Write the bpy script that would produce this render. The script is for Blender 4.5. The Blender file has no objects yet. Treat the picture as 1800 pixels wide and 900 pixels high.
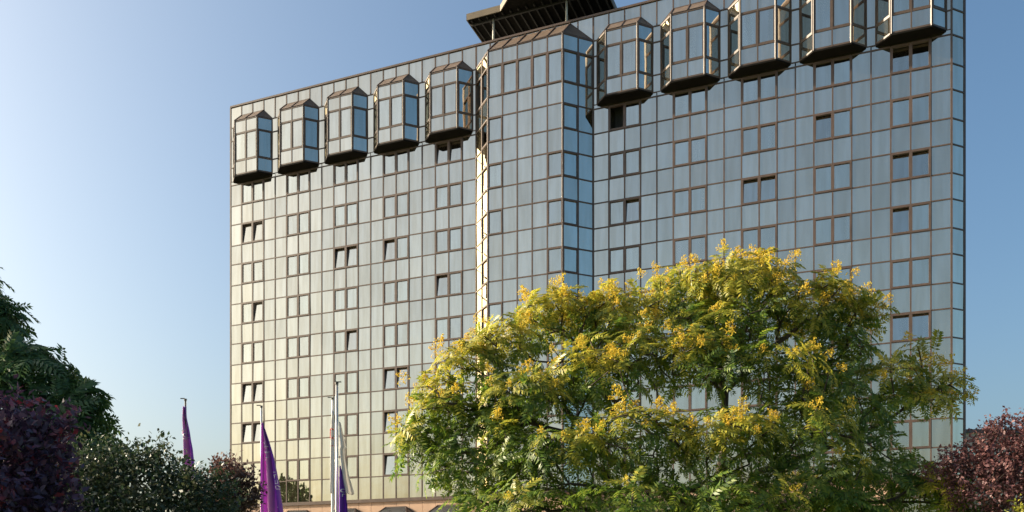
import bpy, math, random
import numpy as np
from mathutils import Matrix, Vector
random.seed(7); rng = np.random.default_rng(11)
R = math.radians
sc = bpy.context.scene
col = sc.collection

# ------------------------------------------------------------------ camera
FPX, YH = 1535.0, 1024.0            # focal length and horizon row, in photograph pixels (1800 x 900)
EYE = 1.6
cd = bpy.data.cameras.new('camera'); cam = bpy.data.objects.new('camera', cd); col.objects.link(cam)
cam.location = (0, 0, EYE); cam.rotation_euler = (R(90), 0, 0)
cd.sensor_width = 36; cd.lens = 36*FPX/1800; cd.shift_y = (YH-450)/1800
cd.clip_start = .1; cd.clip_end = 6000
sc.camera = cam
# ------------------------------------------------------------------ sky and sun
SUN_AZ, SUN_EL = 81.5, 25.0         # azimuth to the left of the viewing direction
w = bpy.data.worlds.new('World'); sc.world = w; w.use_nodes = True
nt = w.node_tree; bg = nt.nodes['Background']
sky = nt.nodes.new('ShaderNodeTexSky'); sky.sky_type = 'NISHITA'; sky.sun_disc = False
sky.sun_elevation = R(SUN_EL); sky.sun_rotation = R(-SUN_AZ)
sky.altitude = 50; sky.air_density = .95; sky.dust_density = 5.6; sky.ozone_density = 2.4
hs = nt.nodes.new('ShaderNodeHueSaturation'); hs.name = 'sky_balance'; hs.inputs['Saturation'].default_value = 1.2   # one even colour balance for the whole sky
wb = nt.nodes.new('ShaderNodeMixRGB'); wb.blend_type = 'MULTIPLY'; wb.inputs[0].default_value = 1; wb.inputs[2].default_value = (1.0, 1.0, .91, 1)
nt.links.new(sky.outputs[0], wb.inputs[1]); nt.links.new(wb.outputs[0], hs.inputs['Color'])
nt.links.new(hs.outputs[0], bg.inputs[0]); bg.inputs[1].default_value = .1
sd = bpy.data.lights.new('sun', 'SUN'); sd.energy = 5.0; sd.angle = R(.5); sd.color = (1, .86, .66)
sun = bpy.data.objects.new('sun', sd); col.objects.link(sun); sun.location = (-40, 0, 40)
az, el = R(SUN_AZ), R(SUN_EL)
to_sun = Vector((-math.sin(az)*math.cos(el), math.cos(az)*math.cos(el), math.sin(el)))
sun.rotation_euler = (-to_sun).to_track_quat('-Z', 'Y').to_euler()
sc.view_settings.view_transform = 'Standard'; sc.view_settings.look = 'None'
sc.view_settings.exposure = 1.25; sc.view_settings.gamma = 1; sc.view_settings.use_curve_mapping = False
sc.render.engine = 'CYCLES'
sc.cycles.max_bounces = 8; sc.cycles.transparent_max_bounces = 12

# ------------------------------------------------------------------ helpers
def tag(o, label=None, cat=None, group=None, kind=None):
    if label: o['label'] = label
    if cat: o['category'] = cat
    if group: o['group'] = group
    if kind: o['kind'] = kind
    return o
def link(o, parent=None):
    col.objects.link(o)
    if parent: o.parent = parent
    return o
def empty(name, loc=(0, 0, 0), rz=0, parent=None):
    o = bpy.data.objects.new(name, None); o.location = loc; o.rotation_euler = (0, 0, rz)
    o.empty_display_size = .3
    return link(o, parent)
def mesh(name, V, F, m=None, smooth=False):
    me = bpy.data.meshes.new(name); me.from_pydata([tuple(v) for v in V], [], F); me.update()
    if m: me.materials.append(m)
    if smooth: me.polygons.foreach_set('use_smooth', [True]*len(me.polygons))
    return me
def obj(name, me, parent=None, mat=None):
    o = bpy.data.objects.new(name, me)
    if mat is not None: o.matrix_local = mat
    link(o, parent)
    if mat is not None: o.matrix_local = mat
    return o
class MB:
    def __init__(s): s.V = []; s.F = []
    def box(s, a, b):
        i = len(s.V); (x0, y0, z0), (x1, y1, z1) = a, b
        s.V += [(x0, y0, z0), (x1, y0, z0), (x1, y1, z0), (x0, y1, z0), (x0, y0, z1), (x1, y0, z1), (x1, y1, z1), (x0, y1, z1)]
        s.F += [tuple(i+j for j in f) for f in ((3, 2, 1, 0), (4, 5, 6, 7), (0, 1, 5, 4), (1, 2, 6, 5), (2, 3, 7, 6), (3, 0, 4, 7))]
        return s
    def prism(s, poly, z0, z1):          # poly counter-clockwise seen from above
        i = len(s.V); n = len(poly)
        s.V += [(x, y, z0) for x, y in poly]+[(x, y, z1) for x, y in poly]
        s.F += [tuple(range(i+n-1, i-1, -1)), tuple(range(i+n, i+2*n))]
        s.F += [(i+j, i+(j+1) % n, i+n+(j+1) % n, i+n+j) for j in range(n)]
        return s
    def bar(s, a, b, t, d=None):         # square bar between two points
        a, b = Vector(a), Vector(b); ax = (b-a).normalized(); d = d or t
        u = ax.cross(Vector((0, 0, 1)));  u = u.normalized() if u.length > 1e-4 else Vector((1, 0, 0))
        v = u.cross(ax); i = len(s.V)
        for p in (a, b):
            for q in ((-1, -1), (1, -1), (1, 1), (-1, 1)): s.V.append(tuple(p+u*q[0]*t/2+v*q[1]*d/2))
        s.F += [tuple(i+j for j in f) for f in ((3, 2, 1, 0), (4, 5, 6, 7), (0, 1, 5, 4), (1, 2, 6, 5), (2, 3, 7, 6), (3, 0, 4, 7))]
        return s
    def tube(s, pts, rad, n=10):
        i = len(s.V)
        for k, p in enumerate(pts):
            r = rad[k] if hasattr(rad, '__len__') else rad
            s.V += [(p[0]+r*math.cos(2*math.pi*j/n), p[1]+r*math.sin(2*math.pi*j/n), p[2]) for j in range(n)]
        for k in range(len(pts)-1):
            s.F += [(i+k*n+j, i+k*n+(j+1) % n, i+(k+1)*n+(j+1) % n, i+(k+1)*n+j) for j in range(n)]
        s.F += [tuple(range(i+n-1, i-1, -1)), tuple(range(i+(len(pts)-1)*n, i+len(pts)*n))]
        return s
    def poly(s, pts):
        i = len(s.V); s.V += [tuple(p) for p in pts]; s.F.append(tuple(range(i, i+len(pts)))); return s
    def build(s, name, m, parent=None, smooth=False, mat=None): return obj(name, mesh(name, s.V, s.F, m, smooth), parent, mat)

# ------------------------------------------------------------------ materials
def new_mat(name):
    m = bpy.data.materials.new(name); m.use_nodes = True
    n = m.node_tree; n.nodes.clear(); out = n.nodes.new('ShaderNodeOutputMaterial')
    return m, n, out
def N(n, t, **k):
    x = n.nodes.new(t)
    for a, v in k.items(): setattr(x, a, v)
    return x
def ramp(n, fac, stops):
    r = N(n, 'ShaderNodeValToRGB'); e = r.color_ramp.elements
    while len(e) < len(stops): e.new(.5)
    for i, (p, c) in enumerate(stops): e[i].position = p; e[i].color = (*c, 1)
    n.links.new(fac, r.inputs[0]); return r.outputs[0]
def simple(name, c, rough=.6, metal=0, var=.25, scale=3.0, spec=.4, bump=0.0, detail=5):
    m, n, out = new_mat(name); b = N(n, 'ShaderNodeBsdfPrincipled')
    g = N(n, 'ShaderNodeNewGeometry'); t = N(n, 'ShaderNodeTexNoise'); t.inputs['Scale'].default_value = scale; t.inputs['Detail'].default_value = detail
    n.links.new(g.outputs['Position'], t.inputs['Vector'])
    a = tuple(x*(1-var) for x in c); z = tuple(min(1, x*(1+var)) for x in c)
    n.links.new(ramp(n, t.outputs['Fac'], [(.3, a), (.7, z)]), b.inputs['Base Color'])
    b.inputs['Roughness'].default_value = rough; b.inputs['Metallic'].default_value = metal; b.inputs['Specular IOR Level'].default_value = spec
    if bump:
        bp = N(n, 'ShaderNodeBump'); bp.inputs['Strength'].default_value = bump; bp.inputs['Distance'].default_value = .02
        n.links.new(t.outputs['Fac'], bp.inputs['Height']); n.links.new(bp.outputs[0], b.inputs['Normal'])
    n.links.new(b.outputs[0], out.inputs[0]); return m
def glass(name, tint, body, gloss, see_through, var):
    """coated mirror glass: tinted reflection over a body colour (backed panel) or over a tinted view inside (pane)"""
    m, n, out = new_mat(name)
    oi = N(n, 'ShaderNodeObjectInfo'); ge = N(n, 'ShaderNodeNewGeometry')
    ad = N(n, 'ShaderNodeMath', operation='ADD'); n.links.new(oi.outputs['Random'], ad.inputs[0]); n.links.new(ge.outputs['Random Per Island'], ad.inputs[1])
    fr = N(n, 'ShaderNodeMath', operation='FRACT'); n.links.new(ad.outputs[0], fr.inputs[0])
    a = tuple(x*(1-var) for x in tint); z = tuple(min(1, x*(1+var)) for x in tint)
    tcol = ramp(n, fr.outputs[0], [(0, a), (1, z)])
    no = N(n, 'ShaderNodeTexNoise'); no.inputs['Scale'].default_value = .9; n.links.new(ge.outputs['Position'], no.inputs['Vector'])
    dirt = N(n, 'ShaderNodeTexNoise'); dirt.inputs['Scale'].default_value = 1.0; dirt.inputs['Detail'].default_value = 6
    mp = N(n, 'ShaderNodeMapping'); mp.inputs['Scale'].default_value = (3.5, 3.5, .35)
    n.links.new(ge.outputs['Position'], mp.inputs[0]); n.links.new(mp.outputs[0], dirt.inputs['Vector'])
    bp = N(n, 'ShaderNodeBump'); bp.inputs['Strength'].default_value = .12; bp.inputs['Distance'].default_value = .05
    n.links.new(no.outputs['Fac'], bp.inputs['Height'])
    gl = N(n, 'ShaderNodeBsdfGlossy'); gl.inputs['Roughness'].default_value = .014
    dm = N(n, 'ShaderNodeMixRGB', blend_type='MULTIPLY'); dm.inputs[0].default_value = 1
    n.links.new(tcol, dm.inputs[1]); n.links.new(ramp(n, dirt.outputs['Fac'], [(.35, (.90, .88, .85)), (.62, (1, 1, 1))]), dm.inputs[2])
    n.links.new(dm.outputs[0], gl.inputs['Color']); n.links.new(bp.outputs[0], gl.inputs['Normal'])
    if see_through:
        bd = N(n, 'ShaderNodeBsdfTransparent'); bd.inputs[0].default_value = (*body, 1)
    else:
        bd = N(n, 'ShaderNodeBsdfDiffuse')
        n.links.new(ramp(n, dirt.outputs['Fac'], [(.3, tuple(x*.88 for x in body)), (.7, tuple(min(1, x*1.1) for x in body))]), bd.inputs[0])
    mx = N(n, 'ShaderNodeMixShader'); mx.inputs[0].default_value = gloss
    n.links.new(bd.outputs[0], mx.inputs[1]); n.links.new(gl.outputs[0], mx.inputs[2]); n.links.new(mx.outputs[0], out.inputs[0])
    return m
def leafmat(name, stops, trans=.35, scale=1.1, rough=.45):
    m, n, out = new_mat(name)
    g = N(n, 'ShaderNodeNewGeometry'); t = N(n, 'ShaderNodeTexNoise'); t.inputs['Scale'].default_value = scale; t.inputs['Detail'].default_value = 3
    n.links.new(g.outputs['Position'], t.inputs['Vector'])
    a = N(n, 'ShaderNodeMath', operation='MULTIPLY_ADD'); n.links.new(g.outputs['Random Per Island'], a.inputs[0]); a.inputs[1].default_value = .5
    n.links.new(t.outputs['Fac'], a.inputs[2])
    s = N(n, 'ShaderNodeMath', operation='SUBTRACT'); n.links.new(a.outputs[0], s.inputs[0]); s.inputs[1].default_value = .25
    c = ramp(n, s.outputs[0], stops)
    b = N(n, 'ShaderNodeBsdfPrincipled'); n.links.new(c, b.inputs['Base Color']); b.inputs['Roughness'].default_value = rough; b.inputs['Specular IOR Level'].default_value = .5
    tr = N(n, 'ShaderNodeBsdfTranslucent'); n.links.new(c, tr.inputs[0])
    mx = N(n, 'ShaderNodeMixShader'); mx.inputs[0].default_value = trans
    n.links.new(b.outputs[0], mx.inputs[1]); n.links.new(tr.outputs[0], mx.inputs[2]); n.links.new(mx.outputs[0], out.inputs[0])
    return m
M_PANEL = glass('mirror_panel', (.61, .575, .485), (.40, .34, .22), .95, False, .09)
M_PANE = glass('mirror_pane', (.97, .93, .80), (.50, .52, .52), .58, True, .05)
M_FRAME = simple('bronze_frame', (.088, .060, .048), .42, .0, .18, 2.0)
M_BAYFRAME = simple('bay_frame', (.080, .056, .043), .42, .0, .15, 2.0)
M_ROOF = simple('bay_roof_sheet', (.125, .092, .070), .45, .0, .2, 2.5)
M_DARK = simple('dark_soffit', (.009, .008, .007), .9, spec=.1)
M_INSIDE = simple('dark_interior', (.045, .043, .042), .9)
M_CURTAIN = simple('curtain_cloth', (.72, .68, .58), .9, 0, .1, 6)
M_STONE = simple('peach_stone', (.47, .31, .21), .75, 0, .12, 1.2, bump=.2)
M_FASCIA = simple('canopy_fascia', (.13, .10, .065), .55, 0, .12, 1.5)
M_RIB = simple('canopy_rib', (.018, .016, .015), .6)
M_POST = simple('grey_post', (.42, .40, .36), .5)
M_ROOFTOP = simple('roof_gravel', (.22, .21, .19), .9, 0, .3, 8)

# ------------------------------------------------------------------ ground
def sheet(name, pts, z, m):
    o = obj(name, mesh(name, [(x, y, z) for x, y in pts], [tuple(range(len(pts)))], m)); tag(o, kind='structure'); return o
M_GRASS = simple('lawn', (.07, .10, .03), .9, 0, .4, .8)
M_ASPH = simple('asphalt', (.05, .05, .05), .85, 0, .25, 1.5)
M_PAVE = simple('paving', (.30, .27, .24), .8, 0, .15, 1.2)
sheet('ground', [(-2500, -2500), (2500, -2500), (2500, 2500), (-2500, 2500)], 0, M_GRASS)
sheet('road', [(-400, -6), (400, -6), (400, 3.5), (-400, 3.5)], .004, M_ASPH)
sheet('forecourt', [(-36, 30), (34, 30), (34, 42), (18, 47), (-22, 63.5), (-36, 69)], .004, M_PAVE)

# ------------------------------------------------------------------ the hotel
FL = 2.8                                            # storey height
TH = math.atan(FPX/3800.0)                          # facade turned 22 degrees
X0, Y0, MOD = -19.88, 61.72, .9513                  # left corner of the facade and the panel module
def ZR(r): return (9.4795-r)*FL+EYE                 # row index (storeys below the first window row) to height
hotel = empty('hotel_building', (X0, Y0, 0), -TH)
tag(hotel, 'tall mirror glass hotel with a row of bay windows under its roof', 'building')
HM = Matrix.Translation((X0, Y0, 0)) @ Matrix.Rotation(-TH, 4, 'Z')
def to_px(v):
    p = HM @ Vector(v); return 900+FPX*p.x/p.y, YH-FPX*(p.z-EYE)/p.y
WB = 7.52                                           # bottom row of the glass
LINES = []
for k in range(8): LINES += [k-.527, k]
LINES.append(WB)
UP = [-2.5, -1.977, -1.645, -.968, -.617, -.527]    # rows behind and between the bays
tree_poly = [(690, 760), (735, 665), (800, 610), (870, 555), (930, 505), (1040, 490), (1150, 470), (1240, 450), (1310, 440), (1400, 490), (1545, 515), (1545, 590), (1520, 660),
             (1650, 600), (1700, 660), (1710, 740), (1700, 840), (1745, 900), (690, 900)]
def inside(x, y, P):
    c = False
    for i in range(len(P)):
        (x1, y1), (x2, y2) = P[i], P[i-1]
        if (y1 > y) != (y2 > y) and x < (x2-x1)*(y-y1)/(y2-y1)+x1: c = not c
    return c
PANELS = []                                         # (matrix, width, height, pixel size)
MCACHE = {}
def boxmesh(name, sx, sy, sz, m):
    key = (name, round(sx, 3), round(sy, 3), round(sz, 3), m.name)
    if key not in MCACHE:
        b = MB().box((-sx/2, -sy/2, -sz/2), (sx/2, sy/2, sz/2)); MCACHE[key] = mesh(name, b.V, b.F, m)
    return MCACHE[key]
MW = .075                                           # mullion width
def face_matrix(ox, oy, ang): return Matrix.Translation((ox, oy, 0)) @ Matrix.Rotation(ang, 4, 'Z')
def add_panel(fm, x0, x1, r0, r1, m=None):
    wd, ht = x1-x0, (r1-r0)*FL
    mt = fm @ Matrix.Translation(((x0+x1)/2, .012, (ZR(r0)+ZR(r1))/2)) @ Matrix.Rotation(R(random.gauss(0, .3)), 4, 'X') @ Matrix.Rotation(R(random.gauss(0, .3)), 4, 'Z')
    a = to_px(mt @ Vector((-wd/2, 0, -ht/2))); b = to_px(mt @ Vector((wd/2, 0, ht/2)))
    cx, cy = (a[0]+b[0])/2, (a[1]+b[1])/2
    size = abs((b[0]-a[0])*(b[1]-a[1]))
    if cy < 4 or cy > 890 or inside(cx, cy, tree_poly): size *= .01
    PANELS.append((mt, wd, ht, size))
def vbar(fm, x, r0, r1, wd=MW, name='mullion', proud=.035):
    h = ZR(r0)-ZR(r1)
    obj(name, boxmesh(name, wd, proud+.05, h, M_FRAME), hotel, fm @ Matrix.Translation((x, -(proud-.05)/2, (ZR(r0)+ZR(r1))/2)))
def hbar(fm, x0, x1, r, ht=.065, name='transom', proud=.03):
    obj(name, boxmesh(name, x1-x0, proud+.05, ht, M_FRAME), hotel, fm @ Matrix.Translation(((x0+x1)/2, -(proud-.05)/2, ZR(r))))
FRAMES = {}
def frame_mesh(n, wd, ht, t=.10):
    key = (n, round(wd, 3), round(ht, 3))
    if key not in FRAMES:
        b = MB(); a, z = -.052, .11; H = ht/2; W = n*wd/2
        b.box((-W, a, -H), (W, z, -H+t)); b.box((-W, a, H-t), (W, z, H))
        xs = [-W]+[-W+wd*i for i in range(1, n)]+[W]
        for i, x in enumerate(xs):
            lo, hi = (x, x+t) if i == 0 else (x-t, x) if i == n else (x-t*.8, x+t*.8)
            b.box((lo, a+.002, -H+t), (hi, z-.002, H-t))
        FRAMES[key] = mesh('window', b.V, b.F, M_FRAME)
    return FRAMES[key]
def curtain_mesh(wd, ht, seed):
    key = ('curtain', round(wd, 2), round(ht, 2), seed)
    if key not in MCACHE:
        n = 14; V = []; F = []
        for i in range(n+1):
            x = -wd/2+wd*i/n; y = .03*math.sin(i*1.9+seed)
            V += [(x, y, -ht/2), (x, y, ht/2)]
        F = [(2*i, 2*i+2, 2*i+3, 2*i+1) for i in range(n)]
        MCACHE[key] = mesh('curtain', V, F, M_CURTAIN)
    return MCACHE[key]
def add_window(fm, x0, n, r0, r1, states=None, curtain=None, wd=MOD, t=.10):
    """states: per pane None (shut), 'tilt' (top leaning in) or 'open'"""
    ht = (r1-r0)*FL; zc = (ZR(r0)+ZR(r1))/2
    wdw = obj('window', frame_mesh(n, wd, ht, t), hotel, fm @ Matrix.Translation((x0+n*wd/2, 0, zc)))
    for i in range(n):
        lo = -n*wd/2+wd*i+(t if i == 0 else t*.8); hi = -n*wd/2+wd*(i+1)-(t if i == n-1 else t*.8)
        pw, ph = hi-lo-.004, ht-2*t-.004
        st = states[i] if states else None
        if st == 'tilt': mt = Matrix.Translation(((lo+hi)/2, .03, -ph/2)) @ Matrix.Rotation(R(-6), 4, 'X') @ Matrix.Translation((0, 0, ph/2))
        elif st == 'open': mt = Matrix.Translation((lo, .05, 0)) @ Matrix.Rotation(R(78), 4, 'Z') @ Matrix.Translation((pw/2, 0, 0))
        else: mt = Matrix.Translation(((lo+hi)/2, .03, 0)) @ Matrix.Rotation(R(random.gauss(0, .2)), 4, 'X')
        obj('pane', boxmesh('pane', pw, .02, ph, M_PANE), wdw, mt)
        if curtain and curtain[i]:
            cw = pw*random.choice([.35, .55, .9]); side = random.choice([-1, 1])
            obj('curtain', curtain_mesh(cw, ph, random.randint(0, 3)), wdw, Matrix.Translation(((lo+hi)/2+side*(pw-cw)/2, .30, 0)))
# open windows of each wing: (pair, storey) -> states
T, O = 'tilt', 'open'
OPEN_L = {(0, 1): (T, T), (0, 3): (None, T), (0, 5): (T, T), (0, 6): (T, T), (2, 2): (T, T), (2, 4): (None, T), (3, 2): (T, None), (3, 5): (T, T), (3, 6): (T, None), (3, 7): (T, None), (4, 0): (T, T), (4, 3): (T, None)}
OPEN_R = {(0, 0): (O, None), (0, 2): (None, T), (2, 2): (T, T), (3, 1): (T, None), (4, 0): (T, T), (4, 2): (T, T), (4, 3): (T, None), (4, 5): (T, T)}
def wing(k0, opened, curt):
    fm = face_matrix(k0*MOD, 0, 0)
    for r0, r1 in zip(LINES[:-1], LINES[1:]):
        isw = abs(r1-round(r1)) < 1e-6
        for c in range(20):
            j = c % 4
            if isw and j in (1, 2): continue
            add_panel(fm, c*MOD+MW/2, (c+1)*MOD-MW/2, r0, r1)
    for fl in range(8):
        for p in range(5):
            cu = [random.random() < curt, random.random() < curt]
            add_window(fm, (4*p+1)*MOD, 2, fl-.527, fl, opened.get((p, fl)), cu)
    for c in range(20): add_panel(fm, c*MOD+MW/2, (c+1)*MOD-MW/2, UP[0], UP[1])          # parapet row
    strips = [(0, .25)]+[(4*i-.25, 4*i+.25) for i in range(1, 5)]+[(19.75, 20)]
    for a, b in strips:
        for r0, r1 in zip(UP[1:-2], UP[2:-1]): add_panel(fm, a*MOD+.01, b*MOD-.01, r0, r1)
        for r in UP[2:-2]: hbar(fm, a*MOD, b*MOD, r)
    for c in range(5): add_panel(fm, 4*c*MOD+.03, (4*c+4)*MOD-.03, UP[-2], UP[-1])        # thin strip under the bays
    for c in range(21):
        vbar(fm, c*MOD, UP[-1], WB, MW if 0 < c < 20 else .10, proud=.035 if c % 4 in (0, 1, 3) else .037)
        vbar(fm, c*MOD, UP[0], -2.2 if c % 4 in (1, 2, 3) else UP[1], MW if 0 < c < 20 else .10)
    for c in (0, 20): vbar(fm, c*MOD, UP[1], UP[-1], .10)
    for i, r in enumerate(LINES):
        if i == len(LINES)-1: continue
        for c in range(20):
            j = c % 4
            if j == 0: hbar(fm, (c-1 if c else c)*MOD+MW/2, (c+1)*MOD-MW/2, r)
            elif j in (1, 2): hbar(fm, c*MOD+MW/2, (c+1)*MOD-MW/2, r, .06, proud=.033)
        hbar(fm, 19*MOD+MW/2, 20*MOD-MW/2, r)
    hbar(fm, 0, 20*MOD, UP[-2], .05, proud=.025)
    for a, b in strips: hbar(fm, a*MOD, b*MOD, UP[1])
    hbar(fm, 0, 20*MOD, UP[0]-.012, .12, 'coping', .07)
    hbar(fm, 0, 20*MOD, WB+.04, .22, 'base_rail', .06)
wing(0, OPEN_L, .3); wing(28, OPEN_R, .6)
# ---- the projecting stair and lift tower between the wings
RT = [UP[1], UP[2], UP[3], UP[5]]+LINES[1:]         # rows of the tower
P45 = 1.5*MOD
def tower_face(ox, oy, ang, widths, winmap, lw, rw):
    fm = face_matrix(ox, oy, ang); xs = [0]
    for a in widths: xs.append(xs[-1]+a)
    for i, (r0, r1) in enumerate(zip(RT[:-1], RT[1:])):
        for c in range(len(widths)):
            fl = 'tall' if i == 1 else (round(r1) if abs(r1-round(r1)) < 1e-6 and i > 2 else None)
            if fl is not None and (c, fl) in winmap: add_window(fm, xs[c], 1, r0, r1, None, [(c, fl) == (0, 1) and len(widths) == 5], wd=widths[c], t=.085)
            else: add_panel(fm, xs[c]+MW/2, xs[c+1]-MW/2, r0, r1)
    for c, x in enumerate(xs):
        e = c in (0, len(widths)); vbar(fm, x, RT[0], WB, .11 if e else MW, 'corner_mullion' if e else 'mullion', .04 if e else .035)
    for i, r in enumerate(RT[:-1]):
        for c in range(len(widths)): hbar(fm, xs[c]+MW/2, xs[c+1]-MW/2, r, .07 if i else .11)
    hbar(fm, 0, xs[-1], WB+.04, .22, 'base_rail', .06)
s2 = math.sqrt(2); cw = P45*s2/2
tower_face(20*MOD, 0, R(-45), [cw, cw], {(1, f) for f in ['tall']+list(range(8))} | {(0, 'tall')}, 1, 1)
tower_face(21.5*MOD, -P45, 0, [MOD]*5, {(c, 'tall') for c in range(5)} | {(0, f) for f in (0, 1, 2, 4, 6)} | {(4, f) for f in (1, 2, 3, 4, 5, 6, 7)}, 1, 1)
tower_face(26.5*MOD, -P45, R(45), [cw, cw], {(0, f) for f in ['tall']+list(range(8))} | {(1, 'tall')}, 1, 1)
def hood(name, k0, k1, p, re, rt, parent, m, thick=0):
    """sloping cap: eave at row re, ridge on the facade at row rt, chamfered ends"""
    b = MB(); e = .05; xa, xb, P = k0*MOD, k1*MOD, p*MOD; ze, zt = ZR(re), ZR(rt)
    A, B = (xa-P-e*.4, -.005, ze), (xa-e*.4, -P-e, ze); C, D = (xb+e*.4, -P-e, ze), (xb+P+e*.4, -.005, ze); E_, F_ = (xa, -.03, zt), (xb, -.03, zt)
    b.V = [A, B, C, D, E_, F_]; b.F = [(1, 2, 5, 4), (0, 1, 4), (2, 3, 5), (0, 3, 2, 1), (0, 4, 5, 3)]
    o = obj(name, mesh(name, b.V, b.F, m), parent)
    return o, (A, B, C, D, E_, F_)
pm = face_matrix(20*MOD, 0, 0)                      # the parapet runs on behind the tower
for c in range(8): add_panel(pm, c*MOD+MW/2, (c+1)*MOD-MW/2, UP[0], UP[1])
for c in range(1, 8): vbar(pm, c*MOD, UP[0], UP[1])
hbar(pm, 0, 8*MOD, UP[0]-.012, .12, 'coping', .07)
trf, pts = hood('tower_roof', 21.5, 26.5, 1.5, UP[1], -2.46, hotel, M_ROOF)
sb = MB()
for i in range(6):
    x = (21.5+i)*MOD; sb.bar((x, -P45-.05, ZR(UP[1])+.02), (x, -.05, ZR(-2.46)+.02), .06)
sb.bar(pts[0], pts[4], .06); sb.bar(pts[3], pts[5], .06)
sb.build('roof_seam', M_FRAME, trf)
# ---- the ten bay windows
def bay_proto():
    P = .75*MOD; ro, rb = UP[1], UP[4]; zt, zb = ZR(ro), ZR(rb); xa, xb = -MOD, MOD; d = .07
    rows = [UP[1], UP[2], UP[3], UP[4]]
    faces = [((xa-P, 0), R(-45), [P*s2]), ((xa, -P), 0, [MOD, MOD]), ((xb, -P), R(45), [P*s2])]
    fr = MB(); kids = []
    for (o, a, ws) in faces:
        fm = face_matrix(o[0], o[1], a); xs = [0]
        for q in ws: xs.append(xs[-1]+q)
        def bx(x0, x1, z0, z1, y0, y1):
            i = len(fr.V); b = MB().box((x0, y0, z0), (x1, y1, z1))
            fr.V += [tuple(fm @ Vector(v)) for v in b.V]; fr.F += [tuple(i+j for j in f) for f in b.F]
        for c, x in enumerate(xs):
            e = c in (0, len(ws)); t = .06 if e else .035
            bx(x-t, x+t, zb, zt, -.03, .05)
        for i, r in enumerate(rows):
            t = .05 if i in (0, 3) else .055
            z = ZR(r)+(-t if i == 0 else t if i == 3 else 0)
            bx(xs[0]+.06, xs[-1]-.06, z-t, z+t, -.024, .045)
        for i in range(3):
            for c in range(len(ws)):
                x0, x1 = xs[c]+(.06 if c == 0 else .035), xs[c+1]-(.06 if c == len(ws)-1 else .035)
                z1, z0 = ZR(rows[i])-.055, ZR(rows[i+1])+.055
                if i == 0: z1 -= .045
                if i == 2: z0 += .045
                if i == 1:
                    t = .07                                        # sash
                    bx(x0, x0+t, z0, z1, -.012, .04); bx(x1-t, x1, z0, z1, -.012, .04)
                    bx(x0+t, x1-t, z0, z0+t*.6, -.010, .038); bx(x0+t, x1-t, z1-t*.6, z1, -.010, .038)
                    x0 += t; x1 -= t; z0 += t*.6; z1 -= t*.6
                kids.append(('pane' if i == 1 else 'panel', x1-x0-.002, z1-z0-.002, fm @ Matrix.Translation(((x0+x1)/2, .014, (z0+z1)/2)), M_PANE if i == 1 else M_PANEL))
    fme = mesh('bay_window', fr.V, fr.F, M_BAYFRAME)
    hb = MB(); e = .05
    A, B, C, D = (xa-P-.03, .03, zt), (xa-.02, -P-e, zt), (xb+.02, -P-e, zt), (xb+P+.03, .03, zt); E_, F_ = (xa, -.02, ZR(-2.234)), (xb, -.02, ZR(-2.234))
    rme = mesh('bay_roof', [A, B, C, D, E_, F_], [(1, 2, 5, 4), (0, 1, 4), (2, 3, 5), (0, 3, 2, 1), (0, 4, 5, 3)], M_ROOF)
    sm = MB()
    for x in (xa, 0, xb): sm.bar((x, -P-e, zt+.015), (x, -.03, ZR(-2.234)+.015), .055)
    sm.bar(A, E_, .06); sm.bar(D, F_, .06); sm.bar(E_, F_, .06)
    sme = mesh('roof_seam', sm.V, sm.F, M_FRAME)
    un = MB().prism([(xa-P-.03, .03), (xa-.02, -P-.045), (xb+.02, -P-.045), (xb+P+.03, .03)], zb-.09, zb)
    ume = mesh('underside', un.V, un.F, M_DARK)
    return fme, kids, rme, sme, ume
BAY = bay_proto()
def add_bay(kc, curt):
    fme, kids, rme, sme, ume = BAY
    b = obj('bay_window', fme, hotel, Matrix.Translation((kc*MOD, 0, 0)))
    for nm, wd, ht, mt, m in kids:
        o = obj(nm, boxmesh(nm, wd, .02, ht, m), b, mt @ Matrix.Rotation(R(random.gauss(0, .25)), 4, 'X') @ Matrix.Rotation(R(random.gauss(0, .25)), 4, 'Z'))
        if nm == 'pane' and random.random() < curt:
            cwid = wd*random.choice([.3, .45, .8]); s_ = random.choice([-1, 1])
            obj('curtain', curtain_mesh(cwid, ht, random.randint(0, 3)), b, mt @ Matrix.Translation((s_*(wd-cwid)/2, .16, 0)))
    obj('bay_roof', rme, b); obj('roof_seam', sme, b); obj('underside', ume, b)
for i in range(5): add_bay(4*i+2, .25)
for i in range(5): add_bay(28+4*i+2, .6)
# ---- chamfered right end and the far sides
def plain_face(ox, oy, ang, n, wd, rows, bars=True):
    fm = face_matrix(ox, oy, ang)
    for c in range(n):
        for r0, r1 in zip(rows[:-1], rows[1:]): add_panel(fm, c*wd+MW/2, (c+1)*wd-MW/2, r0, r1)
        for r in rows[1:-1]: hbar(fm, c*wd+MW/2, (c+1)*wd-MW/2, r)
        vbar(fm, (c+1)*wd, rows[0], rows[-1], .11 if c == n-1 else MW)
    hbar(fm, 0, n*wd, rows[0]-.012, .12, 'coping', .05); hbar(fm, 0, n*wd, rows[-1]+.04, .22, 'base_rail', .05)
ER = [-2.5, -1.977, -1.5, -1.0]+LINES
plain_face(48*MOD, 0, R(45), 1, .92, ER)
cx_, cy_ = 48*MOD+.92/s2, .92/s2
DEPTH = 13.0
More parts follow.
